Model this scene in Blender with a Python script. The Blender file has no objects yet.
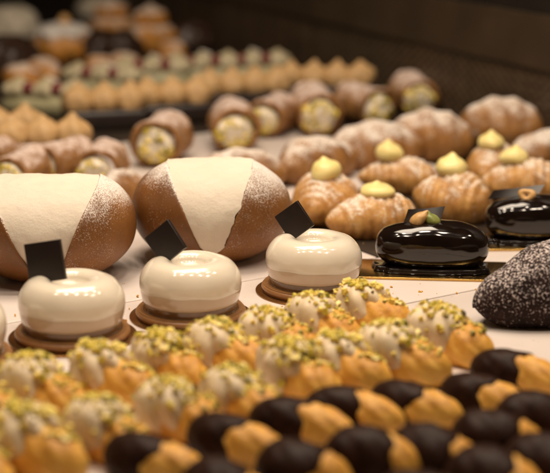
import bpy, bmesh, math, random
import numpy as np
from mathutils import Vector, Matrix, noise as mnoise

random.seed(7)
CM = 0.01
sc = bpy.context.scene
COL = sc.collection

# ------------------------------------------------------------------ camera
FPX, CAMH = 1500.0, 30.0
PITCH = math.atan((236.5 + 150) / FPX)
cam = bpy.data.cameras.new('camera')
cam.sensor_width = 36.0
cam.lens = 36.0 * FPX / 550.0
cam.clip_start = 0.05
cam.clip_end = 100
cam.dof.use_dof = True
cam.dof.focus_distance = 1.04
cam.dof.aperture_fstop = 5.8
cam_o = bpy.data.objects.new('camera', cam)
COL.objects.link(cam_o)
cam_o.location = (0, 0, CAMH * CM)
cam_o.rotation_euler = (math.pi / 2 - PITCH, 0, 0)
sc.camera = cam_o

_F = np.array([0, math.cos(PITCH), -math.sin(PITCH)])
_U = np.array([0, math.sin(PITCH), math.cos(PITCH)])
_R = np.array([1.0, 0, 0])


def at(px, py, z=0.0):
    """point (cm) of the horizontal plane at height z seen at that place of the photo"""
    d = _F + _R * (px - 275) / FPX + _U * (236.5 - py) / FPX
    t = (z - CAMH) / d[2]
    a = np.array([0, 0, CAMH]) + d * t
    return float(a[0]), float(a[1])


# ------------------------------------------------------------------ materials
class NT:
    def __init__(self, name):
        self.m = bpy.data.materials.new(name)
        self.m.use_nodes = True
        self.t = self.m.node_tree
        self.b = self.t.nodes['Principled BSDF']

    def n(self, typ, **kw):
        nd = self.t.nodes.new(typ)
        for k, v in kw.items():
            setattr(nd, k, v)
        return nd

    def link(self, a, b):
        self.t.links.new(a, b)

    def val(self, sock, v):
        if hasattr(v, 'is_output') or hasattr(v, 'links'):
            self.link(v, sock)
        else:
            sock.default_value = v

    def coord(self, kind='Object'):
        return self.n('ShaderNodeTexCoord').outputs[kind]

    def noise(self, scale, detail=3, rough=.55, vec=None, dist=0.0):
        nd = self.n('ShaderNodeTexNoise')
        nd.inputs['Scale'].default_value = scale
        nd.inputs['Detail'].default_value = detail
        nd.inputs['Roughness'].default_value = rough
        nd.inputs['Distortion'].default_value = dist
        self.link(vec if vec is not None else self.coord(), nd.inputs['Vector'])
        return nd.outputs['Fac']

    def ramp(self, fac, stops, mode='LINEAR'):
        nd = self.n('ShaderNodeValToRGB')
        cr = nd.color_ramp
        cr.interpolation = mode
        while len(cr.elements) < len(stops):
            cr.elements.new(0.5)
        for e, (p, c) in zip(cr.elements, stops):
            e.position = p
            e.color = (*c, 1) if len(c) == 3 else c
        self.link(fac, nd.inputs['Fac'])
        return nd.outputs['Color']

    def math(self, op, a, b=0.0, c=0.0, clamp=False):
        nd = self.n('ShaderNodeMath', operation=op, use_clamp=clamp)
        self.val(nd.inputs[0], a)
        self.val(nd.inputs[1], b)
        if op in ('MULTIPLY_ADD',):
            self.val(nd.inputs[2], c)
        return nd.outputs[0]

    def smooth(self, v, lo, hi):
        nd = self.n('ShaderNodeMapRange', interpolation_type='SMOOTHSTEP')
        self.val(nd.inputs['Value'], v)
        nd.inputs['From Min'].default_value = lo
        nd.inputs['From Max'].default_value = hi
        return nd.outputs['Result']

    def mix(self, fac, a, b):
        nd = self.n('ShaderNodeMix', data_type='RGBA')
        self.val(nd.inputs[0], fac)
        self.val(nd.inputs[6], (*a, 1) if isinstance(a, tuple) else a)
        self.val(nd.inputs[7], (*b, 1) if isinstance(b, tuple) else b)
        return nd.outputs[2]

    def bump(self, height, strength, dist=0.001, normal=None):
        nd = self.n('ShaderNodeBump')
        nd.inputs['Strength'].default_value = strength
        nd.inputs['Distance'].default_value = dist
        self.link(height, nd.inputs['Height'])
        if normal is not None:
            self.link(normal, nd.inputs['Normal'])
        return nd.outputs['Normal']

    def set(self, color=None, rough=None, metal=None, normal=None, coat=None, coat_rough=None, sss=None,
            sss_scale=None, spec=None, sheen=None):
        b = self.b
        if color is not None:
            self.val(b.inputs['Base Color'], (*color, 1) if isinstance(color, tuple) else color)
        if rough is not None:
            self.val(b.inputs['Roughness'], rough)
        if metal is not None:
            b.inputs['Metallic'].default_value = metal
        if normal is not None:
            self.link(normal, b.inputs['Normal'])
        if coat is not None:
            b.inputs['Coat Weight'].default_value = coat
        if coat_rough is not None:
            b.inputs['Coat Roughness'].default_value = coat_rough
        if sss is not None:
            b.inputs['Subsurface Weight'].default_value = sss
            b.inputs['Subsurface Radius'].default_value = (1.0, .6, .35)
        if sss_scale is not None:
            b.inputs['Subsurface Scale'].default_value = sss_scale
        if spec is not None:
            b.inputs['Specular IOR Level'].default_value = spec
        return self.m


def simple(name, c1, c2, scale, rough=.6, bump=.2, bscale=None, dist=.0006, **kw):
    k = NT(name)
    f = k.noise(scale, 4)
    col = k.ramp(f, [(.3, c1), (.7, c2)])
    nrm = k.bump(k.noise(bscale or scale * 3, 5), bump, dist) if bump else None
    return k.set(color=col, rough=rough, normal=nrm, **kw)


def powdered(name, c_dark, c_mid, c_light, zlo, zhi, amount, fine=900, sugar=(.86, .80, .74), scale=60, rough=.6, tilt=0.0, crisp=6.0, spec=.5, patch=.55):
    """baked dough under sifted sugar: sugar lies in specks, thick where the surface faces up"""
    k = NT(name)
    co = k.coord()
    f = k.noise(scale, 5, .6, co)
    col = k.ramp(f, [(.28, c_dark), (.5, c_mid), (.74, c_light)])
    geo = k.n('ShaderNodeNewGeometry')
    sep = k.n('ShaderNodeSeparateXYZ')
    k.link(geo.outputs['Normal'], sep.inputs[0])
    nz = sep.outputs['Z']
    if tilt:
        nz = k.math('MULTIPLY_ADD', sep.outputs['X'], tilt, nz)
    cover = k.smooth(nz, zlo, zhi)
    sp = k.noise(fine, 3, .75, co)
    big = k.noise(scale * 1.3, 3, .6, co)
    s = k.math('ADD', sp, k.math('MULTIPLY', k.math('SUBTRACT', big, .5), patch))
    thr = k.math('SUBTRACT', 1.0, k.math('MULTIPLY', cover, amount))
    m = k.math('MULTIPLY', k.math('SUBTRACT', s, k.math('MULTIPLY', thr, .62)), crisp, clamp=True)
    m = k.math('MULTIPLY', m, .9)
    final = k.mix(m, col, sugar)
    rgh = k.math('MULTIPLY_ADD', m, .3, rough)
    n1 = k.bump(k.noise(scale * 5, 4, .6, co), .25, .0008)
    n2 = k.bump(sp, .35, .0004, n1)
    return k.set(color=final, rough=rgh, normal=n2, spec=spec)


M = {}
# light glaze of the round cakes
k = NT('white_glaze')
M['white_glaze'] = k.set(color=k.ramp(k.noise(30, 3), [(.3, (.80, .71, .57)), (.7, (.83, .74, .61))]), rough=.16,
                         coat=.6, coat_rough=.03, sss=.2, sss_scale=.006)
M['beige_band'] = simple('beige_band', (.55, .42, .29), (.61, .47, .33), 60, rough=.2, bump=.02, coat=.5, coat_rough=.04)  # beige for the band below the white glaze
M['glaze_foot'] = simple('glaze_foot', (.15, .075, .028), (.21, .11, .045), 120, rough=.2, bump=.05, coat=.5)
M['biscuit'] = simple('biscuit', (.26, .12, .04), (.34, .165, .06), 180, rough=.35, bump=.3)
k = NT('gold_card')
M['gold_card'] = k.set(color=k.ramp(k.noise(40, 3), [(.3, (.34, .17, .05)), (.7, (.42, .22, .075))]), rough=.22, metal=.9,
                       normal=k.bump(k.noise(400, 3), .05, .0003))
k = NT('gold_mirror_card')
M['gold_mirror'] = k.set(color=k.ramp(k.noise(60, 3), [(.3, (.60, .36, .10)), (.7, (.70, .44, .14))]), rough=.22, metal=1.0,
                         normal=k.bump(k.noise(140, 3), .12, .0008))
k = NT('dark_chocolate')
M['choc'] = k.set(color=k.ramp(k.noise(90, 4), [(.3, (.010, .0055, .004)), (.7, (.020, .010, .007))]), rough=.42,
                  normal=k.bump(k.noise(300, 4), .08, .0004))
k = NT('dipped_chocolate')
M['dip'] = k.set(color=k.ramp(k.noise(160, 4), [(.3, (.017, .007, .0045)), (.7, (.033, .0135, .008))]), rough=.45, spec=.08,
                 normal=k.bump(k.noise(200, 5), .35, .0009))
k = NT('mirror_chocolate')
M['mirror_choc'] = k.set(color=k.ramp(k.noise(90, 2), [(.3, (.006, .003, .002)), (.7, (.010, .005, .003))]), rough=.1,
                         coat=.3, coat_rough=.04)
M['far_choc'] = simple('far_choc', (.022, .011, .007), (.055, .028, .017), 40, rough=.28, bump=.5, dist=.004)
# baked doughs
M['brioche'] = powdered('brioche', (.10, .036, .007), (.19, .070, .012), (.32, .130, .026), .30, 1.12, .66, crisp=4.2, fine=950, scale=16, tilt=.25, rough=.48)
M['bun_cream'] = (lambda k: k.set(color=k.ramp(k.noise(35, 4), [(.3, (.67, .58, .47)), (.7, (.73, .645, .53))]), rough=.7,
                  normal=k.bump(k.noise(140, 6, .65), .55, .0016), sss=.15, sss_scale=.004))(NT('scraped_cream'))
M['flaky'] = powdered('flaky', (.25, .096, .017), (.47, .22, .05), (.66, .37, .11), .12, 1.15, .38, sugar=(.84, .79, .70), fine=700, scale=70)
M['croissant'] = powdered('croissant', (.15, .056, .010), (.28, .118, .025), (.42, .20, .05), .2, 1.1, .46, sugar=(.80, .73, .66), fine=600, scale=45)
M['cannolo'] = powdered('cannolo', (.18, .075, .018), (.30, .135, .036), (.42, .21, .065), -.05, 1.1, .43, fine=480, scale=80, sugar=(.72, .60, .55))
M['cocoa_cake'] = powdered('cocoa_cake', (.012, .006, .005), (.022, .011, .009), (.038, .02, .016), -.5, 1.05, .20, crisp=12, fine=640, patch=.22, scale=90,
                           sugar=(.70, .60, .57), rough=.75, spec=.15)
k = NT('cookie')
co = k.coord()
M['cookie'] = k.set(color=k.ramp(k.noise(75, 5, .6, co), [(.28, (.44, .17, .014)), (.48, (.74, .37, .05)), (.72, (.86, .52, .11))]),
                    rough=.55, normal=k.bump(k.noise(420, 5, .65, co), .4, .0009), sss=.08, sss_scale=.003)
k = NT('piped_cream')
M['cream'] = k.set(color=k.ramp(k.noise(90, 4), [(.3, (.64, .49, .31)), (.7, (.76, .62, .42))]), rough=.5,
                   normal=k.bump(k.noise(240, 5), .25, .0008), sss=.2, sss_scale=.004)
k = NT('pistachio')
rnd = k.n('ShaderNodeNewGeometry').outputs['Random Per Island']
M['pistachio'] = k.set(color=k.ramp(rnd, [(.0, (.26, .23, .025)), (.09, (.58, .45, .05)), (.3, (.86, .67, .15)), (.6, (.66, .54, .07)),
                                          (.8, (.86, .70, .26)), (.95, (.13, .10, .02))], 'CONSTANT'), rough=.6)
M['custard'] = simple('custard', (.82, .66, .24), (.88, .74, .33), 80, rough=.4, bump=.15, sss=.25, sss_scale=.004)
M['tan_cream'] = simple('tan_cream', (.48, .29, .12), (.58, .37, .17), 120, rough=.55, bump=.3, sss=.1, sss_scale=.004)
M['green_cream'] = simple('green_cream', (.34, .30, .16), (.44, .40, .24), 90, rough=.45, bump=.2, sss=.1, sss_scale=.004)
M['green_top'] = simple('green_top', (.42, .35, .21), (.54, .46, .30), 90, rough=.5, bump=.2)
M['pale_cream'] = simple('pale_cream', (.66, .57, .43), (.78, .69, .55), 90, rough=.5, bump=.2)
M['raspberry'] = simple('raspberry', (.12, .006, .008), (.2, .012, .014), 300, rough=.4, bump=.6, bscale=500)
M['white_choc'] = simple('white_choc', (.72, .66, .60), (.8, .74, .68), 60, rough=.4, bump=.05)
M['nut'] = simple('nut', (.52, .28, .09), (.72, .44, .18), 160, rough=.45, bump=.2)
M['green_nut'] = simple('green_nut', (.16, .2, .04), (.32, .32, .08), 160, rough=.45, bump=.2)
M['far_choux'] = powdered('far_choux', (.36, .13, .012), (.54, .22, .025), (.64, .30, .045), .25, 1.0, .62, fine=420, scale=50, sugar=(.72, .58, .48))
k = NT('tray_enamel')
co = k.coord()
base = k.ramp(k.noise(14, 4, .5, co), [(.3, (.70, .61, .56)), (.7, (.76, .67, .62))])
speck = k.smooth(k.noise(330, 2, .5, co), .70, .76)
smear = k.smooth(k.noise(26, 5, .65, co, 1.5), .52, .75)
base = k.mix(k.math('MULTIPLY', smear, .22), base, (.56, .44, .32))
base = k.mix(k.math('MULTIPLY', speck, .5), base, (.40, .22, .09))
M['tray'] = k.set(color=base, rough=k.math('MULTIPLY_ADD', smear, .25, .28), normal=k.bump(k.noise(60, 3), .04, .0006))
M['dark_tray'] = simple('dark_tray', (.018, .012, .008), (.03, .02, .013), 30, rough=.4, bump=.05)
M['counter'] = simple('counter', (.016, .010, .007), (.03, .02, .013), 20, rough=.5, bump=.08)
# case wall: dark boards with a faint woven grain
k = NT('wall_panel')
co = k.coord()
mp = k.n('ShaderNodeMapping')
k.link(co, mp.inputs[0])
mp.inputs['Scale'].default_value = (60, 1, 3)
g = k.noise(1.0, 4, .6, mp.outputs[0])
mp2 = k.n('ShaderNodeMapping')
k.link(co, mp2.inputs[0])
mp2.inputs['Scale'].default_value = (6, 1, 70)
g2 = k.noise(1.0, 3, .6, mp2.outputs[0])
sx = k.n('ShaderNodeSeparateXYZ')
k.link(co, sx.inputs[0])
wx = k.math('SINE', k.math('MULTIPLY', sx.outputs['X'], 2 * math.pi / .016))
wz = k.math('SINE', k.math('MULTIPLY', sx.outputs['Z'], 2 * math.pi / .011))
weave = k.math('MULTIPLY', k.math('MULTIPLY', wx, wz), .26)
gg = k.math('ADD', k.math('MULTIPLY', k.math('ADD', g, g2), .5), weave)
M['wall'] = k.set(color=k.ramp(gg, [(.34, (.022, .013, .007)), (.5, (.05, .031, .017)), (.66, (.11, .07, .038))]), rough=.55,
                  normal=k.bump(gg, .3, .002))
M['rail'] = simple('rail', (.034, .021, .011), (.055, .034, .018), 18, rough=.5, bump=.08)
M['wall_dark'] = simple('wall_dark', (.008, .006, .004), (.014, .01, .007), 18, rough=.5, bump=.05)


# ------------------------------------------------------------------ mesh helpers (all in cm)
def nz3(p, s, seed=0.0):
    return mnoise.noise(Vector((p[0] * s + seed * 7.31, p[1] * s - seed * 3.17, p[2] * s + seed * 1.93)))


def grid(bm, nu, nv, fn, wrap=True, cap0=False, cap1=False):
    """quad grid of fn(i/(nu-1), j/nv or j/(nv-1))"""
    rows = []
    for i in range(nu):
        u = i / (nu - 1)
        rows.append([bm.verts.new(fn(u, j / (nv if wrap else nv - 1))) for j in range(nv)])
    for i in range(nu - 1):
        for j in range(nv if wrap else nv - 1):
            j2 = (j + 1) % nv
            bm.faces.new((rows[i][j], rows[i][j2], rows[i + 1][j2], rows[i + 1][j]))
    if cap0:
        bm.faces.new(rows[0][::-1])
    if cap1:
        bm.faces.new(rows[-1])
    return rows


def lathe(bm, prof, n=64, center=(0, 0, 0), jitter=0.0, seed=0):
    def fn(u, v):
        i = min(int(round(u * (len(prof) - 1))), len(prof) - 1)
        r, z = prof[i]
        a = v * 2 * math.pi
        p = Vector((center[0] + r * math.cos(a), center[1] + r * math.sin(a), center[2] + z))
        if jitter and r > .01:
            d = nz3(p, .6, seed) * jitter
            p.x += d * math.cos(a)
            p.y += d * math.sin(a)
            p.z += d * .5
        return p
    grid(bm, len(prof), n, fn)


def smooth_profile(pts, n=40):
    """Catmull-Rom through control points"""
    out = []
    P = [pts[0]] + list(pts) + [pts[-1]]
    segs = len(pts) - 1
    per = max(2, n // segs)
    for s in range(segs):
        p0, p1, p2, p3 = P[s:s + 4]
        for t in range(per):
            t /= per
            q = []
            for c in range(2):
                q.append(.5 * (2 * p1[c] + (p2[c] - p0[c]) * t + (2 * p0[c] - 5 * p1[c] + 4 * p2[c] - p3[c]) * t * t
                               + (3 * p1[c] - p0[c] - 3 * p2[c] + p3[c]) * t ** 3))
            out.append((max(q[0], 0), q[1]))
    out.append(pts[-1])
    return out


def box(bm, c, s, rot=None, bevel=0.0):
    r = bmesh.ops.create_cube(bm, size=1)
    vs = r['verts']
    mat = Matrix.Translation(c) @ (rot.to_4x4() if rot is not None else Matrix.Identity(4)) @ Matrix.Diagonal((*s, 1))
    bmesh.ops.transform(bm, matrix=mat, verts=vs)
    if bevel:
        es = list({e for v in vs for e in v.link_edges})
        bmesh.ops.bevel(bm, geom=es, offset=bevel, segments=2, affect='EDGES', profile=.7)


def mesh(name, bm, mat, smooth=True):
    bmesh.ops.remove_doubles(bm, verts=bm.verts, dist=1e-4)
    bmesh.ops.recalc_face_normals(bm, faces=bm.faces)
    bmesh.ops.scale(bm, vec=(CM, CM, CM), verts=bm.verts)
    me = bpy.data.meshes.new(name)
    bm.to_mesh(me)
    bm.free()
    me.materials.append(mat)
    if smooth:
        me.polygons.foreach_set('use_smooth', [True] * len(me.polygons))
    return me


def link(name, me, parent=None):
    o = bpy.data.objects.new(name, me)
    COL.objects.link(o)
    if parent is not None:
        o.parent = parent
    return o


def obj(name, bm, mat, parent=None, smooth=True):
    return link(name, mesh(name, bm, mat, smooth), parent)


def thing(name, label, cat, group=None):
    o = bpy.data.objects.new(name, None)
    o.empty_display_size = .02
    COL.objects.link(o)
    o['label'] = label
    o['category'] = cat
    if group:
        o['group'] = group
    return o


def dup(root, label, group=None):
    r = root.copy()
    COL.objects.link(r)
    r['label'] = label
    if group:
        r['group'] = group
    for ch in list(root.children):
        c = ch.copy()
        COL.objects.link(c)
        c.parent = r
        for g in list(ch.children):
            d = g.copy()
            COL.objects.link(d)
            d.parent = c
    return r


def place(o, xy, z=0.0, rz=0.0, rx=0.0, ry=0.0, s=1.0):
    o.location = (xy[0] * CM, xy[1] * CM, z * CM)
    o.rotation_euler = (math.radians(rx), math.radians(ry), math.radians(rz))
    o.scale = (s, s, s) if not isinstance(s, tuple) else s
    return o


class Kit:
    """first use hands out the prototype itself, later uses copies of it"""
    def __init__(self, protos):
        self.p = protos
        self.used = set()

    def get(self, i, label):
        i %= len(self.p)
        if i in self.used:
            return dup(self.p[i], label)
        self.used.add(i)
        self.p[i]['label'] = label
        return self.p[i]


def crumbs_mesh(surface, count, smin, smax, mat, seed):
    """chopped nut bits resting on sampled surface points (p, normal)"""
    rg = random.Random(seed)
    bm = bmesh.new()
    for _ in range(count):
        p, n = rg.choice(surface)
        p = Vector(p) + Vector((rg.uniform(-.12, .12), rg.uniform(-.12, .12), 0)) + Vector(n) * rg.uniform(-.02, .05)
        s = rg.uniform(smin, smax) * (1 if rg.random() > .35 else .55)
        q = Matrix.Rotation(rg.uniform(0, 6.28), 3, Vector((rg.uniform(-1, 1), rg.uniform(-1, 1), rg.uniform(-1, 1))).normalized())
        r = bmesh.ops.create_icosphere(bm, subdivisions=1, radius=1) if False else bmesh.ops.create_cube(bm, size=1)
        sx, sy, sz = s * rg.uniform(.7, 1.4), s * rg.uniform(.6, 1.1), s * rg.uniform(.45, .8)
        for v in r['verts']:
            w = v.co
            v.co = p + q @ Vector((w.x * sx * rg.uniform(.55, 1.2), w.y * sy * rg.uniform(.55, 1.2), w.z * sz * rg.uniform(.6, 1.2)))
    return mesh('pistachio_crumbs', bm, mat, smooth=False)


def sample(fn, n, cond, rg):
    """random points of the surface fn(u,v) with their normals, where cond(p, n, u, v) holds"""
    out = []
    tries = 0
    while len(out) < n and tries < n * 60:
        tries += 1
        u, v = rg.random(), rg.random()
        e = .004
        p = Vector(fn(u, v))
        a = Vector(fn(min(u + e, 1), v)) - Vector(fn(max(u - e, 0), v))
        b = Vector(fn(u, v + e)) - Vector(fn(u, v - e))
        nn = a.cross(b)
        if nn.length < 1e-9:
            continue
        nn.normalize()
        out_dir = p - Vector((p.x * .9, 0, 1.0))
        if nn.dot(out_dir) < 0:
            nn = -nn
        if cond(p, nn, u, v):
            out.append((tuple(p), tuple(nn)))
    return out


# ------------------------------------------------------------------ foreground cookies
def cookie_fn(seed, L=3.3, W=1.75, H=1.35, k=4, amp=.11, tw=2.4, grow=0.0, u0=0.0, u1=1.0, tp=-.12):
    def fn(u, v):
        u = u0 + (u1 - u0) * u
        x = -math.cos(u * math.pi)
        th = v * 2 * math.pi
        R = max(1 - abs(x) ** 2.5, 0) ** .52
        taper = 1.0 + tp * x
        ph = k * th + tw * x * 2 + seed
        rid = 1 + amp * (abs(math.sin(ph / 2)) ** .5 - .6) * 1.6 * min(1, R * 1.3)
        r = R * taper * rid
        y = (W + grow) * r * math.cos(th) + .18 * math.sin(x * 2 + seed) * R
        z = (H + grow) * r * math.sin(th)
        z = max(z, -.8 + .02 * math.sin(th * 3))
        p = Vector((x * (L + grow), y, z + .8))
        d = nz3(p, 1.1, seed) * .06 * R
        return (p.x + d * .3, p.y + d * math.cos(th), max(p.z + d * math.sin(th), 0))
    return fn


def cream_fn(seed):
    """three or four scooped lobes of cream swelling over one half of a cookie"""
    def fn(u, v):
        th = v * 2 * math.pi                      # azimuth
        ph = (u - .5) * math.pi                   # latitude
        lob = 1 + .24 * (abs(math.sin(3.5 * th + 1.3 * ph + seed * 1.7)) - .6) * math.cos(ph) ** .6
        c = math.cos(ph)
        c = c ** .85 if c > 0 else 0
        x = 1.95 * lob * c * math.cos(th)
        y = 1.6 * lob * c * math.sin(th)
        z = 1.5 * math.sin(ph) + .25 * math.sin(ph) * (lob - 1) * 2
        p = Vector((x - 1.05, y, max(z, -1.3) + 1.5))
        d = nz3(p, .9, seed) * .22
        return (p.x + d * math.cos(th) * c, p.y + d * math.sin(th) * c, max(p.z + d * .4, .04))
    return fn


def make_pist_cookie(seed):
    t = thing('pistachio_cookie', '', 'cookie', 'piped cookies with cream and chopped pistachio')
    bm = bmesh.new()
    grid(bm, 40, 48, cookie_fn(seed, L=2.9, W=1.32, H=1.48, k=8, amp=.085, tw=-6.0, tp=.04))
    obj('biscuit', bm, M['cookie'], t)
    fn = cream_fn(seed)
    bm = bmesh.new()
    grid(bm, 34, 72, fn)
    obj('cream', bm, M['cream'], t)
    rg = random.Random(seed * 13 + 1)
    cf = cookie_fn(seed, L=2.9, W=1.32, H=1.48, k=8, amp=.085, tw=-6.0, tp=.04)
    surf = sample(fn, 150, lambda p, n, u, v: n.z > .3 and (p.y > -.3 - rg.random() * .9) and p.z > 1.2 and nz3(p, .8, seed) > -.25 + .3 * rg.random() - .3, rg)
    surf += sample(fn, 75, lambda p, n, u, v: n.z > -.1 and p.z > .6, rg)
    surf += sample(cf, 45, lambda p, n, u, v: n.z > .6 and 0 < p.x < .9 + rg.random() * 1.4 and p.y > -.5, rg)
    c = link('pistachio_crumbs', crumbs_mesh(surf, 290, .14, .42, M['pistachio'], seed), t)
    c['kind'] = 'stuff'
    return t


def make_dip_cookie(seed, cov=.56):
    t = thing('chocolate_dipped_cookie', '', 'cookie', 'piped cookies half dipped in dark chocolate')
    a = dict(L=3.0, W=1.27, H=1.32, k=8, amp=.09, tw=-6.0)
    if cov > .6:
        a.update(L=2.5, W=1.5, H=1.65)
    bm = bmesh.new()
    grid(bm, 40, 48, cookie_fn(seed, **a))
    obj('biscuit', bm, M['cookie'], t)
    bm = bmesh.new()
    a2 = dict(a)
    a2['amp'] = .035
    base = cookie_fn(seed, grow=.13, u0=0, u1=cov, **a2)
    inner = cookie_fn(seed, grow=-.05, u0=0, u1=cov, **a)

    def fn(u, v):
        if u > .999:
            u = 1.0
        wob = .06 * math.sin(v * 6.28 * 2 + seed) + .035 * math.sin(v * 6.28 * 5 + seed * 2)
        uu = u * (1 + wob * u)
        p = Vector(base(uu, v))
        edge = max(0, (u - .93) / .07)
        if edge > 0:
            q = Vector(inner(uu, v))
            p = p.lerp(q, edge ** 1.6)
        return p
    grid(bm, 36, 48, fn)
    obj('chocolate_coat', bm, M['dip'], t)
    return t


ORD = ['first', 'second', 'third', 'fourth', 'fifth', 'sixth', 'seventh', 'eighth']
pk = Kit([make_pist_cookie(s) for s in (1, 2, 3, 4, 5)])
dk = Kit([make_dip_cookie(s) for s in (11, 12, 13, 14)])
dk2 = Kit([make_dip_cookie(s, .64) for s in (15, 16, 17)])
D_ANG = 33.0
AX = -24          # long axis of the cookies, cream end away from the camera's right

P1 = [(-18, 407), (46, 391), (116, 377), (172, 363), (231, 351), (281, 336), (326, 322), (375, 310)]
P2 = [(-25, 462), (42, 446), (113, 432), (184, 412), (248, 399), (302, 375), (352, 364), (405, 356), (452, 338)]
lab1 = ['pistachio and cream cookie cut by the left edge of the photo, upper cookie row',
        'blurred pistachio and cream cookie just in front of the leftmost white glazed cake',
        'pistachio cream cookie at the lower right of the leftmost white cake\'s board',
        'pistachio cream cookie in front of the middle white cake, left of its base',
        'pistachio cream cookie touching the lower right of the middle white cake\'s board',
        'pistachio cream cookie below the gap between middle and right white cakes',
        'pistachio cream cookie standing just below the rightmost white cake\'s gold board',
        'pistachio cream cookie right of the rightmost white cake\'s board, end of its row']
lab2 = ['pistachio cookie at the bottom left corner, mostly cut off by the photo\'s edge',
        'very blurred pistachio cookie near the lower left corner, first of the lower pistachio row',
        'blurred pistachio cookie second from the left in the lower pistachio row',
        'pistachio cookie third from the left in lower pistachio row, with large bare cream lobes',
        'pistachio cookie fourth from the left in the lower pistachio row, above dark chocolate cookies',
        'pistachio cookie fifth from the left in the lower pistachio row',
        'pistachio cookie third from the right in the lower pistachio row',
        'pistachio cookie next to last on the right of the lower pistachio row',
        'pistachio cookie at the right end of its row, beside the bare white tray']
rg = random.Random(5)
for i, ((px, py), lb) in enumerate(zip(P1, lab1)):
    o = pk.get(i * 2, lb)
    place(o, at(px, py, 1.35), 0.02, AX - 16 + rg.uniform(-9, 9), s=rg.uniform(.94, 1.03))
for i, ((px, py), lb) in enumerate(zip(P2, lab2)):
    o = pk.get(i * 3 + 1, lb)
    place(o, at(px, py, 1.35), 0.02, AX - 16 + rg.uniform(-9, 9), s=rg.uniform(.95, 1.05))

C1 = [(156, 458), (238, 439), (303, 422), (355, 409), (417, 402), (487, 394), (519, 371)]
C2 = [(228, 494), (305, 471), (374, 459), (436, 456), (499, 438), (541, 420)]
C3 = [(430, 506), (497, 483), (553, 467)]
labc1 = ['half chocolate dipped cookie at the far left of the dipped rows, blurred golden tip',
         'chocolate dipped cookie second from the left in the uppermost dipped row',
         'chocolate dipped cookie third from the left in the uppermost dipped row',
         'chocolate dipped cookie in the middle of the uppermost dipped row',
         'chocolate dipped cookie third from the right in the uppermost dipped row',
         'chocolate dipped cookie next to last on the right of the uppermost dipped row',
         'chocolate dipped cookie highest at the right, lying against the bare white tray']
labc2 = ['chocolate dipped cookie at bottom edge, leftmost of the second dipped row, mostly cut off',
         'chocolate dipped cookie second from left in the second dipped row',
         'chocolate dipped cookie third from left in the second dipped row, at the bottom edge',
         'chocolate dipped cookie third from right in the second dipped row',
         'chocolate dipped cookie next to last on the right of the second dipped row',
         'chocolate dipped cookie at the right edge, last of the second dipped row']
labc3 = ['chocolate dipped cookie barely showing at the bottom edge, left of the lowest row',
         'blurred chocolate dipped cookie at the bottom edge, middle of the lowest row',
         'blurred chocolate dipped cookie in the bottom right corner of the photo']
for row, labs, off in ((C1, labc1, 0), (C2, labc2, 1), (C3, labc3, 2)):
    for i, ((px, py), lb) in enumerate(zip(row, labs)):
        o = (dk if off == 0 else dk2).get(i + off, lb)
        place(o, at(px, py, 1.1), 0.02, AX - 8 + rg.uniform(-10, 10) + (8 if off else 0), s=rg.uniform(.92, 1.0) * (1.05 if off else 1))


# ------------------------------------------------------------------ white glazed round cakes
def make_entremet():
    t = thing('glazed_cake', '', 'cake', 'round white glazed cakes on gold boards')
    bm = bmesh.new()
    prof = [(0, 0), (4.02, 0), (4.08, .02), (4.08, .10), (4.04, .12), (0, .12)]
    lathe(bm, prof, 96)
    obj('gold_board', bm, M['gold_card'], t)
    bm = bmesh.new()
    prof = smooth_profile([(0, .15), (3.3, .15), (3.52, .18), (3.64, .30), (3.66, .42), (3.6, .55), (3.46, .63), (3.2, .65), (0, .65)], 48)
    lathe(bm, prof, 96, jitter=.03, seed=2)
    obj('biscuit_disc', bm, M['biscuit'], t)
    bm = bmesh.new()
    prof = smooth_profile([(0, .65), (2.95, .65), (3.03, .7), (3.05, .95), (3.06, 1.2), (2.9, 1.3)], 30)
    lathe(bm, prof, 96, jitter=.05, seed=4)
    obj('glaze_foot', bm, M['glaze_foot'], t)
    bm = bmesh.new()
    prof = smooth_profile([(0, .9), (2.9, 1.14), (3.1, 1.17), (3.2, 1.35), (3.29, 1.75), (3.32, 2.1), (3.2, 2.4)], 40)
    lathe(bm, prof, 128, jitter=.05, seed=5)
    obj('beige_band', bm, M['beige_band'], t)  # separate beige band between the foot and the white glaze
    bm = bmesh.new()
    prof = smooth_profile([(3.22, 2.1), (3.31, 2.04), (3.345, 2.12), (3.36, 2.35), (3.31, 2.8), (3.08, 3.3), (2.7, 3.72), (2.25, 3.93),
                           (1.85, 3.98), (1.5, 3.92), (1.24, 3.74), (1.06, 3.48), (.8, 3.32), (0, 3.27)], 96)
    lathe(bm, prof, 128, jitter=.05, seed=5)
    for v in bm.verts:                    # the lower lip of the glaze is not level
        a = math.atan2(v.co.y, v.co.x)
        g = max(0, (2.6 - v.co.z) / .5)
        v.co.z += g * (.05 * math.sin(a * 3 + 1) + .03 * math.sin(a * 8))
    # the glaze is pushed up around the chocolate square
    for v in bm.verts:
        dx, dy = v.co.x + 1.75, v.co.y - .35
        g = math.exp(-(dx * dx + dy * dy) / .22)
        if v.co.z > 3.3:
            v.co.z += .10 * g
    obj('glaze', bm, M['white_glaze'], t)
    return t


def square(w, h, th, bevel=.05):
    bm = bmesh.new()
    box(bm, (0, 0, 0), (w, th, h), bevel=bevel)
    return bm


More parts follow.
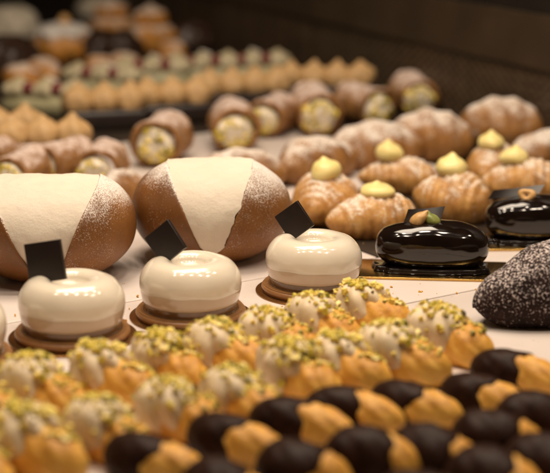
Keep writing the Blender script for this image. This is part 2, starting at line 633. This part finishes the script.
e0 = make_entremet()
EN = [((-48, 362), 'white glazed cake almost wholly beyond the left edge of the photo'),
      ((73, 337), 'white glazed ring cake leftmost in full view, upright dark chocolate square'),
      ((191, 316), 'middle white glazed ring cake with a tilted chocolate square, before the second bun'),
      ((313.5, 290.5), 'rightmost white glazed ring cake, chocolate square standing on one corner')]
plq = [dict(s=2.5, roll=-12, off=(-1.6, .25, 4.9), yaw=-16), dict(s=2.5, roll=-12, off=(-1.6, .25, 4.9), yaw=-16),
       dict(s=2.2, roll=-40, off=(-1.6, .35, 4.95), yaw=-20),
       dict(s=2.05, roll=-38, off=(-1.35, .35, 4.95), yaw=-14)]
for i, (pp, lb) in enumerate(EN):
    o = e0 if i == 0 else dup(e0, lb)
    o['label'] = lb
    place(o, at(*pp), .0, i * 0.0)
for i, o in enumerate([e0] + [x for x in bpy.data.objects if x.name.startswith('glazed_cake.')]):
    q = plq[i]
    c = obj('chocolate_square', square(q['s'], q['s'] * 1.02, .34), M['choc'], o)
    c.location = tuple(v * CM for v in q['off'])
    c.rotation_euler = (math.radians(-10), math.radians(q['roll']), math.radians(q['yaw']))
bm = bmesh.new()
box(bm, (4.75, .3, .1), (1.9, 1.0, .12), bevel=.04)
obj('board_tab', bm, M['gold_card'], [x for x in bpy.data.objects if x.name == 'glazed_cake.001'][0])


# ------------------------------------------------------------------ cream filled buns
def make_maritozzo(seed, a=6.1, b=5.6, c=4.15, wtop=3.35, wbot=.75, skew=0.0, rec=.992):
    t = thing('cream_bun', '', 'bun', 'large brioche buns split and filled with cream')
    CZ = c - .35

    def wid(phi):                         # half width of the slot around the bun's section, phi=0 front, 90 top
        up = math.sin(phi)
        s = max(0.0, (up + .55) / 1.55)
        return wbot * min(1, max(0, (up + .75) / .3)) + (wtop - wbot) * s ** 1.0

    def sec(x, phi, k=1.0):
        q = math.sqrt(max(1 - (x / a) ** 2, 0)) ** .9
        y = -b * q * math.cos(phi) * k
        z = c * q * math.sin(phi) * k + CZ
        return y, max(z, .02 * 1)

    bm = bmesh.new()
    for sgn in (-1, 1):
        def half(u, v):
            phi = v * 2 * math.pi
            w = wid(phi)
            if u < .12:                   # the cut face turning inward
                tt = u / .12
                y, z = sec(w, phi, .80 + .2 * tt)
                x = w - .25 * (1 - tt)
            else:
                tt = (u - .12) / .88
                x = w + (a - w) * math.sin(tt * math.pi / 2)
                y, z = sec(x, phi)
            p = Vector((x * sgn + skew * z, y, z))
            n = nz3(p, .25, seed + sgn) * .35 + nz3(p, .9, seed) * .05
            return (p.x + n * .5 * sgn, p.y + n * .5, max(p.z + n * .4, .0))
        grid(bm, 44, 96, half)
    obj('bread', bm, M['brioche'], t)
    bm = bmesh.new()

    def cream(u, v):
        phi = math.radians(-38) + v * math.radians(256)
        w = wid(phi) + .04
        x = (u * 2 - 1) * w
        rag = nz3((phi * 3, seed, (u > .5) * 5.0), 2.2, seed) * .16 + nz3((phi * 9, seed, (u > .5) * 5.0), 2.2, seed) * .07
        x += rag * abs(u * 2 - 1) ** 3 * (1 if u > .5 else -1)
        y0, z0 = sec(w, phi, rec)
        k = 1 + .035 * (1 - (u * 2 - 1) ** 2)       # slightly crowned between the lips
        z = (z0 - CZ) * k + CZ
        y = y0 * k
        p = Vector((x + skew * z, y, z))
        n = nz3(p, .5, seed + 9) * .16 + nz3(p, 1.7, seed + 5) * .05
        return (p.x, p.y + n * .6, max(p.z + n, .03))
    grid(bm, 40, 110, cream, wrap=False)
    obj('cream', bm, M['bun_cream'], t)
    return t


b = make_maritozzo(1, a=6.4, b=5.8, c=4.25, wtop=3.9, wbot=1.1, rec=.965)
b['label'] = 'large sugar dusted bun with a broad cream filling, cut by the left edge'
place(b, at(48, 221, 4.0), 0, 4)
b = make_maritozzo(2, a=6.0, b=5.6, c=4.2, wtop=3.2, wbot=.75)
b['label'] = 'large sugar dusted cream bun behind the middle and right white cakes'
place(b, at(211, 205, 4.0), 0, 2)


# ------------------------------------------------------------------ shell pastries with a yellow kiss of custard
def shell_fn(seed, L=3.7, W=2.6, H=2.5, rid=17, amp=.045, bend=.5, pt=1.0):
    def fn(u, v):
        x = -math.cos(u * math.pi)
        th = v * 2 * math.pi
        R = max(1 - abs(x) ** 2.1, 0) ** .62
        tap = 1.0 + .22 * x * pt
        r = R * tap
        ph = x * rid + .9 * math.cos(th) + seed
        rr = r * (1 + amp * (1 - 2 * abs((ph / math.pi) % 1 - .5) * 2) * (1 if R > .2 else R * 5))
        y = W * rr * math.cos(th) - bend * x * x
        z = H * rr * math.sin(th)
        z = max(z, -.62 * H)
        p = Vector((x * L, y, z + .62 * H))
        d = nz3(p, .35, seed) * .26 * R + nz3(p, 1.6, seed) * .06 * R + nz3(p, 4.0, seed) * .04 * R
        return (p.x + d * .4, p.y + d * math.cos(th), max(p.z + d * math.sin(th), 0))
    return fn


def kiss(bm, c, r, h, seed=0, sw=0.0, tilt=(.15, .1)):
    prof = smooth_profile([(0, 0), (r * .8, .0), (r, h * .2), (r * .98, h * .42), (r * .80, h * .64), (r * .42, h * .79), (r * .17, h * .93), (0, h)], 40)

    def fn(u, v):
        i = int(round(u * (len(prof) - 1)))
        rr, z = prof[i]
        a = v * 2 * math.pi
        rr *= 1 + sw * math.cos(6 * a + z * 1.5)
        tz = (z / h) ** 2
        p = Vector((c[0] + rr * math.cos(a) + tilt[0] * tz, c[1] + rr * math.sin(a) + tilt[1] * tz, c[2] + z))
        d = nz3(p, .8, seed) * .22
        e = nz3(p, .7, seed + 4) * .22
        return (p.x + d, p.y + e, p.z + d * .5)
    grid(bm, len(prof), 36, fn)


def make_shell(seed, L, W, H, k, kr=1.3, kh=1.9, kx=0.0):
    t = thing('shell_pastry', '', 'pastry', 'sugar dusted shell pastries with a yellow custard kiss')
    bm = bmesh.new()
    grid(bm, 72, 64, shell_fn(seed, L, W, H))
    obj('shell', bm, M['flaky'], t)
    bm = bmesh.new()
    kiss(bm, (kx, -.1, H * 1.52), kr * .94, kh * .86, seed, tilt=(.2 * math.sin(seed), .15))
    obj('custard_kiss', bm, M['custard'], t)
    return t


SH = [  # px, py (body centre), rot, L, W, H, kx, kr, kh, label
    (323, 198, 62, 3.2, 2.75, 2.45, .15, 1.35, 2.1, 'rounded shell pastry with yellow custard kiss, leftmost, right of the whole cream bun'),
    (370, 213, 14, 3.85, 2.5, 2.1, .55, 1.45, 1.3, 'shell pastry with flat yellow custard kiss directly behind the whole glazed eclair'),
    (399, 174, -12, 3.7, 2.3, 1.9, -.9, 1.3, 2.1, 'smaller shell pastry with custard kiss behind the others, in front of long croissant'),
    (454, 194, -38, 3.7, 2.7, 2.4, -.2, 1.45, 2.1, 'shell pastry with custard kiss between the two glazed eclairs'),
    (490, 165, 60, 3.1, 2.3, 2.3, -.1, 1.3, 1.9, 'shell pastry with custard kiss in front of the rounded croissant at right'),
    (522, 180, -10, 3.8, 2.5, 2.2, -.8, 1.3, 1.8, 'shell pastry with custard kiss nearest the right edge, behind the cut-off eclair'),
]
for i, (px, py, rz, L, W, H, kx, kr, kh, lb) in enumerate(SH):
    o = make_shell(21 + i, L, W, H, None, kr, kh, kx)
    o['label'] = lb
    place(o, at(px, py, H * .8), 0, rz)


# ------------------------------------------------------------------ plain sugared croissants
def make_roll(seed, L, W, H, rid=6, amp=.05, bend=.9):
    bm = bmesh.new()
    grid(bm, 64, 56, shell_fn(seed, L, W, H, rid=rid, amp=amp, bend=bend, pt=.2))
    return mesh('croissant', bm, M['croissant'])


CR = [(312, 158, 42, 4.6, 2.7, 2.5, 'sugared croissant lying behind the leftmost shell pastry, right of the back bun'),
      (372, 144, 18, 5.2, 2.9, 2.7, 'long sugared croissant in the middle behind the custard topped pastries'),
      (430, 134, -15, 4.6, 3.1, 3.0, 'rounded sugared croissant between the long one and the tallest one'),
      (502, 121, -20, 4.6, 3.2, 3.1, 'sugared croissant standing alone against the dark wall at the right'),
      (546, 150, 15, 4.4, 2.7, 2.4, 'browned croissant cut off by the right edge of the photo'),
      (240, 168, 5, 4.3, 2.4, 2.3, 'sugared roll half hidden behind the whole cream bun'),
      (121, 186, 40, 2.5, 1.7, 1.8, 'small orange brown roll showing between the two big cream buns')]
for i, (px, py, rz, L, W, H, lb) in enumerate(CR):
    o = link('croissant', make_roll(41 + i, L, W, H))
    o['label'] = lb
    o['category'] = 'croissant' if 'roll' not in lb else 'roll'
    if 'roll' in lb:
        o.name = 'sugared_roll'
    o['group'] = 'plain sugared croissants and rolls'
    place(o, at(px, py, H * .8), 0, rz)


# ------------------------------------------------------------------ pistachio cannoli
def make_cannolo(seed, R=2.3, L=6.8):
    t = thing('cannolo', '', 'cannolo', 'cannoli filled with cream and dipped in pistachio')
    bm = bmesh.new()

    def fn(u, v):
        # out along the outside, back along the inside
        th = v * 2 * math.pi
        if u <= .8:
            s = u / .8
            r = R * (1 + .10 * (abs(2 * s - 1)) ** 3)
        else:
            s = 1 - (u - .8) / .2 * .25
            r = R * (1 + .10 * (abs(2 * s - 1)) ** 3) - .62
        spiral = .16 * math.sin(th * .5 + s * 2.2 + seed) if th < 6.2 else 0
        r = r + spiral + .16 * math.sin(th + 1.0)
        y = -(s - .5) * L - (.35 * math.sin(th) if s > .9 else 0)
        p = Vector((r * math.cos(th), y, r * math.sin(th) * .96 + R))
        d = nz3(p, .6, seed) * .24 + nz3(p, 2.0, seed) * .10
        return (p.x + d * math.cos(th), p.y + d * .3, max(p.z + d * math.sin(th), 0))
    grid(bm, 54, 56, fn)
    obj('pastry_tube', bm, M['cannolo'], t)

    def cf(u, v):
        th = v * 2 * math.pi
        ph = u * math.pi / 2
        r = (R - .42) * math.sin(ph) ** .8
        p = Vector((r * math.cos(th), -L / 2 + .35 - 1.15 * math.cos(ph), r * math.sin(th) * .95 + R))
        d = nz3(p, .7, seed + 3) * .5 + nz3(p, 1.5, seed + 3) * .25
        return (p.x, p.y - d, p.z)
    bm = bmesh.new()
    grid(bm, 16, 40, cf)
    obj('cream', bm, M['pale_cream'], t)
    rgl = random.Random(seed)
    surf = []
    for _ in range(180):
        u, v = rgl.uniform(.2, .98), rgl.random()
        p = Vector(cf(u, v))
        if nz3(p, .6, seed + 8) + (R - p.z) * .16 < .02 and rgl.random() < .85:
            continue
        surf.append((tuple(p), (0, -1, 0)))
    c = link('pistachio_crumbs', crumbs_mesh(surf, 130, .2, .5, M['pistachio'], seed), t)
    c['kind'] = 'stuff'
    return t


ck = Kit([make_cannolo(61), make_cannolo(62), make_cannolo(63)])
CN = [(162, 139, -8, .98, 'pistachio cannolo facing the viewer, between the tops of the two big buns'),
      (233, 126, 4, .98, 'pistachio cannolo facing the viewer behind the whole cream bun'),
      (314, 111, 8, 1.0, 'pistachio cannolo facing the viewer, behind the leftmost sugared croissant'),
      (363, 103, 30, .92, 'cannolo turned to the right behind the long sugared croissant'),
      (272, 113, -20, .85, 'dim cannolo in shadow, right of the one behind the whole cream bun'),
      (413, 94, 8, .92, 'cannolo farthest right, in front of the dark wall'),
      (61, 156, -34, .80, 'cannolo lying to the left behind the cut-off bun, thick pistachio end'),
      (101, 161, -6, .80, 'small cannolo low behind the right side of the cut-off bun'),
      (20, 167, -14, .78, 'cannolo at the left edge behind the cut-off bun'),
      (-2, 150, -20, .75, 'cannolo at the left edge below the tan cream bars')]
for i, (px, py, rz, s, lb) in enumerate(CN):
    o = ck.get(i, lb)
    place(o, at(px, py, 2.3), 0.05, rz, s=s)


# ------------------------------------------------------------------ chocolate bars with tan piped peaks
def make_tan_bar(seed, n=4):
    t = thing('chocolate_bar_cake', '', 'cake', 'dark chocolate bars topped with tan piped cream')
    L = n * 2.6
    bm = bmesh.new()
    box(bm, (0, 0, 1.0), (L + .4, 3.6, 2.0), bevel=.45)
    obj('chocolate_base', bm, M['choc'], t)
    bm = bmesh.new()
    for i in range(n):
        kiss(bm, ((i - (n - 1) / 2) * 2.6, 0, 1.9), 1.65, 2.9, seed + i, sw=.05, tilt=(.1, 0))
    obj('piped_cream', bm, M['tan_cream'], t)
    return t


tk = Kit([make_tan_bar(71, 3), make_tan_bar(72, 4)])
TB = [(104, 105, 14, 0, 'chocolate bar with tan cream peaks in front of the left green eclair'),
      (172, 99, 16, 0, 'chocolate bar with tan cream peaks above the cannolo between the buns'),
      (243, 88, 20, 1, 'chocolate bar with tan cream peaks in the middle of the far rows'),
      (325, 81, 4, 1, 'chocolate bar with tan cream peaks at the right end, against the dark wall'),
      (42, 141, 12, 0, 'chocolate bar with tan cream peaks above the cannolo lying to the left'),
      (-4, 131, 18, 0, 'chocolate bar with tan cream peaks cut by the left edge')]
for i, (px, py, rz, kk, lb) in enumerate(TB):
    o = tk.get(kk, lb)
    place(o, at(px, py, 2.6), 0, rz, s=(1.1 if kk else 1.12))


# ------------------------------------------------------------------ pale green eclairs with raspberries
def make_green(seed):
    t = thing('green_eclair', '', 'eclair', 'pale green eclairs with cream and raspberries')
    bm = bmesh.new()

    def fn(u, v):
        x = -math.cos(u * math.pi)
        th = v * 2 * math.pi
        R = max(1 - abs(x) ** 4, 0) ** .5
        p = Vector((x * 6.2, 2.1 * R * math.cos(th), max(1.7 * R * math.sin(th), -1.3) + 1.3))
        return p
    grid(bm, 32, 40, fn)
    obj('eclair_body', bm, M['green_cream'], t)
    rgl = random.Random(seed)
    bm = bmesh.new()
    for i in range(3):
        kiss(bm, (-3.8 + i * 3.8, rgl.uniform(-.2, .2), 2.5), 2.0, 2.4, seed + i, sw=.08)
    obj('piped_cream', bm, M['green_top'], t)
    for i in range(2):
        bm = bmesh.new()
        c = (-1.9 + i * 3.8, -1.0 + rgl.uniform(-.2, .2), 3.5)
        bmesh.ops.create_icosphere(bm, subdivisions=3, radius=.9, matrix=Matrix.Translation(c))
        for v in bm.verts:
            d = v.co - Vector(c)
            v.co = Vector(c) + d * (1 + .12 * math.sin(d.x * 9) * math.sin(d.y * 9 + 1) * math.sin(d.z * 9))
        obj('raspberry', bm, M['raspberry'], t)
    bm = bmesh.new()
    box(bm, (.4, .9, 4.0), (1.7, .25, 1.7), Matrix.Rotation(.35, 3, 'X') @ Matrix.Rotation(.4, 3, 'Y'), bevel=.05)
    obj('white_chocolate_square', bm, M['white_choc'], t)
    return t


gk = Kit([make_green(81)])
GE = [(46, 96, -12, 'pale green raspberry eclair at the left, above the tan cream bars'),
      (103, 80, -14, 'pale green raspberry eclair second from the left in the far row'),
      (152, 72, 8, 'pale green raspberry eclair in the middle of the far row'),
      (202, 68, 10, 'pale green raspberry eclair second from the right in the far row'),
      (252, 66, 14, 'pale green raspberry eclair at the right end of the far row')]
for i, (px, py, rz, lb) in enumerate(GE):
    o = gk.get(0, lb)
    place(o, at(px, py, 2.2), 0, rz, s=.9)


# ------------------------------------------------------------------ far pastries
def make_zeppola(seed, tiers=1):
    t = thing('cream_puff', '', 'cream puff', 'golden cream puffs at the far left')
    bm = bmesh.new()
    prof = smooth_profile([(0, 0), (3.2, 0), (4.2, 1.0), (4.4, 2.2), (3.7, 3.6), (2.3, 4.4), (0, 4.5)], 40)

    def fn(u, v):
        i = int(round(u * (len(prof) - 1)))
        r, z = prof[i]
        a = v * 2 * math.pi
        r *= 1 + .07 * math.cos(7 * a + z * .7)
        p = Vector((r * math.cos(a), r * math.sin(a), z))
        d = nz3(p, .4, seed) * .4
        return (p.x + d, p.y + d, max(p.z + d, 0))
    grid(bm, len(prof), 64, fn)
    obj('choux', bm, M['far_choux'], t)
    if tiers == 1:
        bm = bmesh.new()
        kiss(bm, (0, 0, 3.4), 3.9, 2.6, seed, sw=.12)
        obj('cream', bm, M['white_choc'], t)
        bm = bmesh.new()
        bmesh.ops.create_icosphere(bm, subdivisions=3, radius=.9, matrix=Matrix.Translation((.3, -.6, 6.0)))
        obj('candied_fruit', bm, M['nut'], t)
    else:
        bm = bmesh.new()
        kiss(bm, (0, 0, 4.1), 3.0, 3.6, seed, sw=.08)
        obj('upper_choux', bm, M['far_choux'], t)
    return t


z1 = make_zeppola(91)
z1['label'] = 'golden puff with white topping and orange centre, far left behind green eclairs'
place(z1, at(63, 38, 3.2), 0, 10, s=.98)
z2 = make_zeppola(92, 2)
z2['label'] = 'two tiered golden sugared puff at the far end of the counter'
place(z2, at(150, 28, 3.2), 0, 0, s=.9)
z3 = dup(z2, 'golden sugared puff right of the dark chocolate puffs, partly hidden by another')
place(z3, at(112, 22, 3), 0, 50, s=.9)


def dome_mesh(name, r, h, mat, seed):
    bm = bmesh.new()
    prof = smooth_profile([(0, 0), (r * .85, 0), (r, h * .25), (r * .9, h * .62), (r * .5, h * .94), (0, h)], 36)
    lathe(bm, prof, 56, jitter=.5, seed=seed)
    return mesh(name, bm, mat)


FD = [('cream_dome', 4.6, 5.0, 'pale_cream', 12, 22, 'pale cream topped pastry in the upper left corner', 'pastry'),
      ('cream_dome', 4.4, 3.6, 'pale_cream', 100, 6, 'pale cream topped pastry at the top edge beside the orange centred puff', 'pastry'),
      ('chocolate_puff', 4.6, 5.2, 'far_choc', 8, 55, 'dark chocolate puff at the left edge, left of the orange centred puff', 'cream puff'),
      ('chocolate_puff', 3.6, 4.6, 'far_choc', 97, 45, 'dark chocolate puff right of the orange centred puff', 'cream puff'),
      ('chocolate_puff', 3.4, 4.4, 'far_choc', 122, 46, 'dark chocolate puff in front of the two tiered puff', 'cream puff'),
      ('chocolate_puff', 4.0, 4.4, 'far_choc', 192, 34, 'dark chocolate puff right of the two tiered puff, hardly lit', 'cream puff'),
      ('golden_choux', 2.4, 2.8, 'far_choux', 43, 69, 'small golden puff just below the orange centred puff', 'cream puff'),
      ('golden_choux', 2.4, 2.6, 'far_choux', 101, 66, 'small golden puff beneath the dark puffs, left of a similar one', 'cream puff'),
      ('golden_choux', 2.6, 3.0, 'far_choux', 22, 76, 'small golden puff at the left edge below the chocolate puff', 'cream puff'),
      ('golden_choux', 2.2, 2.6, 'far_choux', 124, 63, 'small golden puff below the dark puffs near the two tiered one', 'cream puff'),
      ('golden_choux', 2.0, 2.8, 'far_choux', 171, 51, 'small golden puff right of the two tiered puff', 'cream puff')]
for i, (nm, r, h, mt, px, py, lb, cat) in enumerate(FD):
    o = link(nm, dome_mesh(nm, r, h, M[mt], 100 + i))
    o['label'] = lb
    o['category'] = cat
    o['group'] = 'far row of puffs'
    place(o, at(px, py, h * .45), 0, i * 37)


# ------------------------------------------------------------------ mirror glazed eclairs
def make_eclair(seed):
    t = thing('glazed_eclair', '', 'eclair', 'mirror glazed chocolate eclairs on gold boards')
    bm = bmesh.new()
    box(bm, (0, -.15, .1), (11.2, 5.0, .16), bevel=.04)
    obj('gold_board', bm, M['gold_mirror'], t)
    bm = bmesh.new()

    def fn(u, v):
        x = -math.cos(u * math.pi)
        th = v * 2 * math.pi
        R = max(1 - abs(x) ** 3.2, 0) ** .42
        cy, sy = math.cos(th), math.sin(th)
        y = 2.0 * R * math.copysign(abs(cy) ** .85, cy)
        z = 1.75 * R * math.copysign(abs(sy) ** .85, sy)
        p = Vector((x * 4.15, y, max(z, -1.4) + 1.95))
        d = nz3(p, .35, seed) * .16 + nz3(p, 1.1, seed) * .025
        return (p.x + d * .3, p.y + d * cy, p.z + d * sy)
    grid(bm, 80, 80, fn)
    obj('mirror_glaze', bm, M['mirror_choc'], t)
    bm = bmesh.new()

    def foot(u, v):
        a = v * 2 * math.pi
        prof = smooth_profile([(.0, .22), (.93, .22), (1.0, .3), (.985, .45), (.9, .6), (0, .7)], 20)
        i = int(round(u * (len(prof) - 1)))
        r, z = prof[i]
        wob = 1 + .035 * math.sin(5 * a + seed) + .03 * math.sin(11 * a)
        ca, sa = math.cos(a), math.sin(a)
        rx = 4.15 * math.copysign(abs(ca) ** .5, ca)
        ry = 1.85 * math.copysign(abs(sa) ** .7, sa)
        return (rx * r * wob, ry * r * wob, z)
    grid(bm, 21, 120, foot)
    obj('glaze_foot', bm, M['mirror_choc'], t)
    return t


def fin(bm, w, h, th, curve, skew):
    def fn(u, v):
        # closed loop in v around the plate's thickness
        x = (u - .5) * w
        a = [(-1, 0), (-1, 1), (1, 1), (1, 0)][int(v * 4 + .001) % 4]
        z = a[1] * h
        y = a[0] * th / 2 + curve * (u - .5) ** 2 * 4
        return (x + skew * z, y + .25 * z, z)
    grid(bm, 20, 4, fn, cap0=True, cap1=True)


ec1 = make_eclair(111)
ec1['label'] = 'shiny dark eclair in full view on a gold board, almond and pistachio on top'
place(ec1, at(432, 246, 1.9), 0, -5)
bm = bmesh.new()
fin(bm, 2.7, 1.0, .14, -.35, .4)
f = obj('chocolate_fin', bm, M['choc'], ec1, smooth=False)
f.location = (-.75 * CM, .35 * CM, 3.62 * CM)
f.rotation_euler = (math.radians(-20), math.radians(-6), 0)
bm = bmesh.new()
kiss(bm, (0, 0, 0), .55, 1.25, 3, tilt=(.35, 0))
o = obj('almond_piece', bm, M['nut'], ec1)
o.location = (-1.15 * CM, -.15 * CM, 3.55 * CM)
o.rotation_euler = (0, math.radians(18), 0)
bm = bmesh.new()
kiss(bm, (0, 0, 0), .5, 1.1, 5, tilt=(-.2, 0))
o = obj('pistachio_nut', bm, M['green_nut'], ec1)
o.location = (.05 * CM, -.1 * CM, 3.55 * CM)
o.rotation_euler = (0, math.radians(-8), 0)
ec2 = dup(ec1, 'shiny dark eclair cut off by the right edge, hazelnut on top')
for ch in list(ec2.children):
    if ch.name.split('.')[0] in ('almond_piece', 'pistachio_nut'):
        bpy.data.objects.remove(ch)
    elif ch.name.split('.')[0] == 'chocolate_fin':
        ch.location = (-1.9 * CM, .5 * CM, 3.58 * CM)
        ch.scale = (1.5, 1, .7)
place(ec2, at(537, 219, 1.9), 0, 2)
bm = bmesh.new()


def ring(u, v):
    a, b_ = u * 2 * math.pi, v * 2 * math.pi
    r = (.46 + .34 * math.cos(b_)) * (1 + .1 * math.sin(3 * a))
    return (r * math.cos(a) * 1.1, .28 * math.sin(b_) * 1.3, r * math.sin(a))


grid(bm, 33, 16, ring)
o = obj('hazelnut_ring', bm, M['nut'], ec2)
o.scale = (.8, .8, .7)
o.location = (-.95 * CM, -.35 * CM, 3.9 * CM)
o.rotation_euler = (math.radians(-20), 0, math.radians(-25))
o = None

# ------------------------------------------------------------------ sugared cocoa cake
bm = bmesh.new()


def cocoa(u, v):
    x = -math.cos(u * math.pi)
    th = v * 2 * math.pi
    R = max(1 - abs(x) ** 2.0, 0) ** .55
    tap = 1 + .2 * x
    y = 3.1 * R * tap * math.cos(th)
    z = max(3.1 * R * tap * math.sin(th), -1.9) + 1.9 + .5 * x * (1 if math.sin(th) > -.5 else .3)
    p = Vector((x * 5.6, y, max(z, 0)))
    d = nz3(p, .5, 3) * .3 + nz3((p.x * .5, p.y, p.z), 1.3, 3) * .09 + nz3(p, 4.5, 2) * .05
    return (p.x + d * .3, p.y + d * math.cos(th), max(p.z + d * math.sin(th), 0))


grid(bm, 90, 90, cocoa)
o = obj('cocoa_cake', bm, M['cocoa_cake'])
o['label'] = 'dark cocoa cake speckled with sugar at the right edge of the photo'
o['category'] = 'cake'
place(o, at(549, 284, 2.3), 0, 22)


# ------------------------------------------------------------------ trays, counter, wall
DA = math.radians(D_ANG)
dv = Vector((math.cos(DA), math.sin(DA), 0))
nv = Vector((-math.sin(DA), math.cos(DA), 0))


def tray(s0, s1, n0, n1, mat, label, top=0.0, th=.6):
    bm = bmesh.new()
    box(bm, (0, 0, -th / 2), (s1 - s0, n1 - n0, th), bevel=.12)
    o = obj('display_tray', bm, mat)
    o['label'] = label
    o['category'] = 'tray'
    c = dv * ((s0 + s1) / 2) + nv * ((n0 + n1) / 2)
    o.location = (c.x * CM, c.y * CM, top * CM)
    o.rotation_euler = (0, 0, DA)
    return o


tray(-20, 115, 40, 77.30, M['tray'], 'white tray under the pistachio and chocolate dipped cookies')
tray(-20, 115, 77.50, 88.0, M['tray'], 'narrow white tray under the white cakes and glazed eclairs')
tray(-20, 66.5, 88.2, 108, M['tray'], 'white tray under the two large cream buns')
tray(66.7, 115, 88.2, 108, M['dark_tray'], 'dark tray under the custard topped shell pastries')
tray(20, 92, 108.2, 140, M['tray'], 'pale tray under the pistachio cannoli')
tray(92.2, 140, 108.2, 183, M['dark_tray'], 'dark tray under the plain sugared croissants, along the wall')
tray(20, 92, 140.2, 183, M['dark_tray'], 'dark tray under the tan cream bars and green eclairs')
tray(20, 170, 183.2, 290, M['dark_tray'], 'dark tray under the golden and chocolate puffs farthest away')
rgc = random.Random(77)
spots = []
for _ in range(260):
    n_ = rgc.choice([75.8, 76.5, 77.0, 89.5, 91, 80, 86]) + rgc.gauss(0, .8)
    s_ = rgc.uniform(36, 76)
    p_ = dv * s_ + nv * n_
    spots.append(((p_.x, p_.y, .05), (0, 0, 1)))
c = link('crumbs', crumbs_mesh(spots, 230, .05, .2, M['cookie'], 9))
c['label'] = 'loose golden pastry crumbs scattered over the white trays'
c['category'] = 'crumbs'
c['kind'] = 'stuff'
bm = bmesh.new()
box(bm, (0, 170, -1.61), (400, 460, 2.0))
o = obj('counter', bm, M['counter'], smooth=False)
o['kind'] = 'structure'
W0, W1 = Vector((30.5, 149, 0)), Vector((-42, 305, 0))
wd = (W1 - W0).normalized()
wn = Vector((wd.y, -wd.x, 0))
wang = math.atan2(wd.y, wd.x)
A = W0 - wd * 80
Bq = W1 + wd * 80


def wallbox(name, z0, z1, th, mat, setback):
    bm = bmesh.new()
    c = (A + Bq) / 2 + wn * (setback + th / 2)
    box(bm, (0, 0, (z0 + z1) / 2), ((Bq - A).length, th, z1 - z0))
    o = obj(name, bm, mat, smooth=False)
    o['kind'] = 'structure'
    o.location = (c.x * CM, c.y * CM, 0)
    o.rotation_euler = (0, 0, wang)
    return o


wallbox('wall', -.605, 8.0, 2, M['wall'], .0)
wallbox('wall_rail', 8.0, 13.6, 2.4, M['rail'], -.4)
wallbox('wall_top', 13.6, 60, 2, M['wall_dark'], .0)


# ------------------------------------------------------------------ light: lamps of the display case
def area(name, loc, size, power, color, target=(0, 100, 0), sizey=None, shape='RECTANGLE', spread=None):
    l = bpy.data.lights.new(name, 'AREA')
    l.shape = shape
    l.size = size * CM
    if sizey:
        l.size_y = sizey * CM
    l.energy = power
    l.color = color
    if spread:
        l.spread = math.radians(spread)
    o = bpy.data.objects.new(name, l)
    COL.objects.link(o)
    o.location = tuple(c * CM for c in loc)
    d = Vector(target) - Vector(loc)
    o.rotation_euler = d.to_track_quat('-Z', 'Y').to_euler()
    return o


WARM = (1.0, .83, .645)
area('ceiling_lamp', (-6, 128, 105), 60, 10, WARM, (0, 112, 0), 45)
for i in range(10):
    l = bpy.data.lights.new('spot_lamp', 'POINT')
    l.energy = 1.75
    l.color = WARM
    l.shadow_soft_size = .018
    o = bpy.data.objects.new('spot_lamp', l)
    COL.objects.link(o)
    o.location = ((-34 + (i % 5) * 17 + (i // 5) * 6) * CM, (76 + (i // 5) * 22) * CM, 68 * CM)

w = bpy.data.worlds.new('World')
sc.world = w
w.use_nodes = True
bg = w.node_tree.nodes['Background']
bg.inputs[0].default_value = (1.0, .70, .45, 1)
bg.inputs[1].default_value = .02

sc.view_settings.view_transform = 'Standard'
sc.view_settings.look = 'None'
sc.view_settings.exposure = 0.12
sc.view_settings.gamma = 1.0
sc.render.engine = 'CYCLES'
sc.cycles.max_bounces = 6
sc.cycles.use_denoising = True
sc.cycles.sample_clamp_indirect = 4
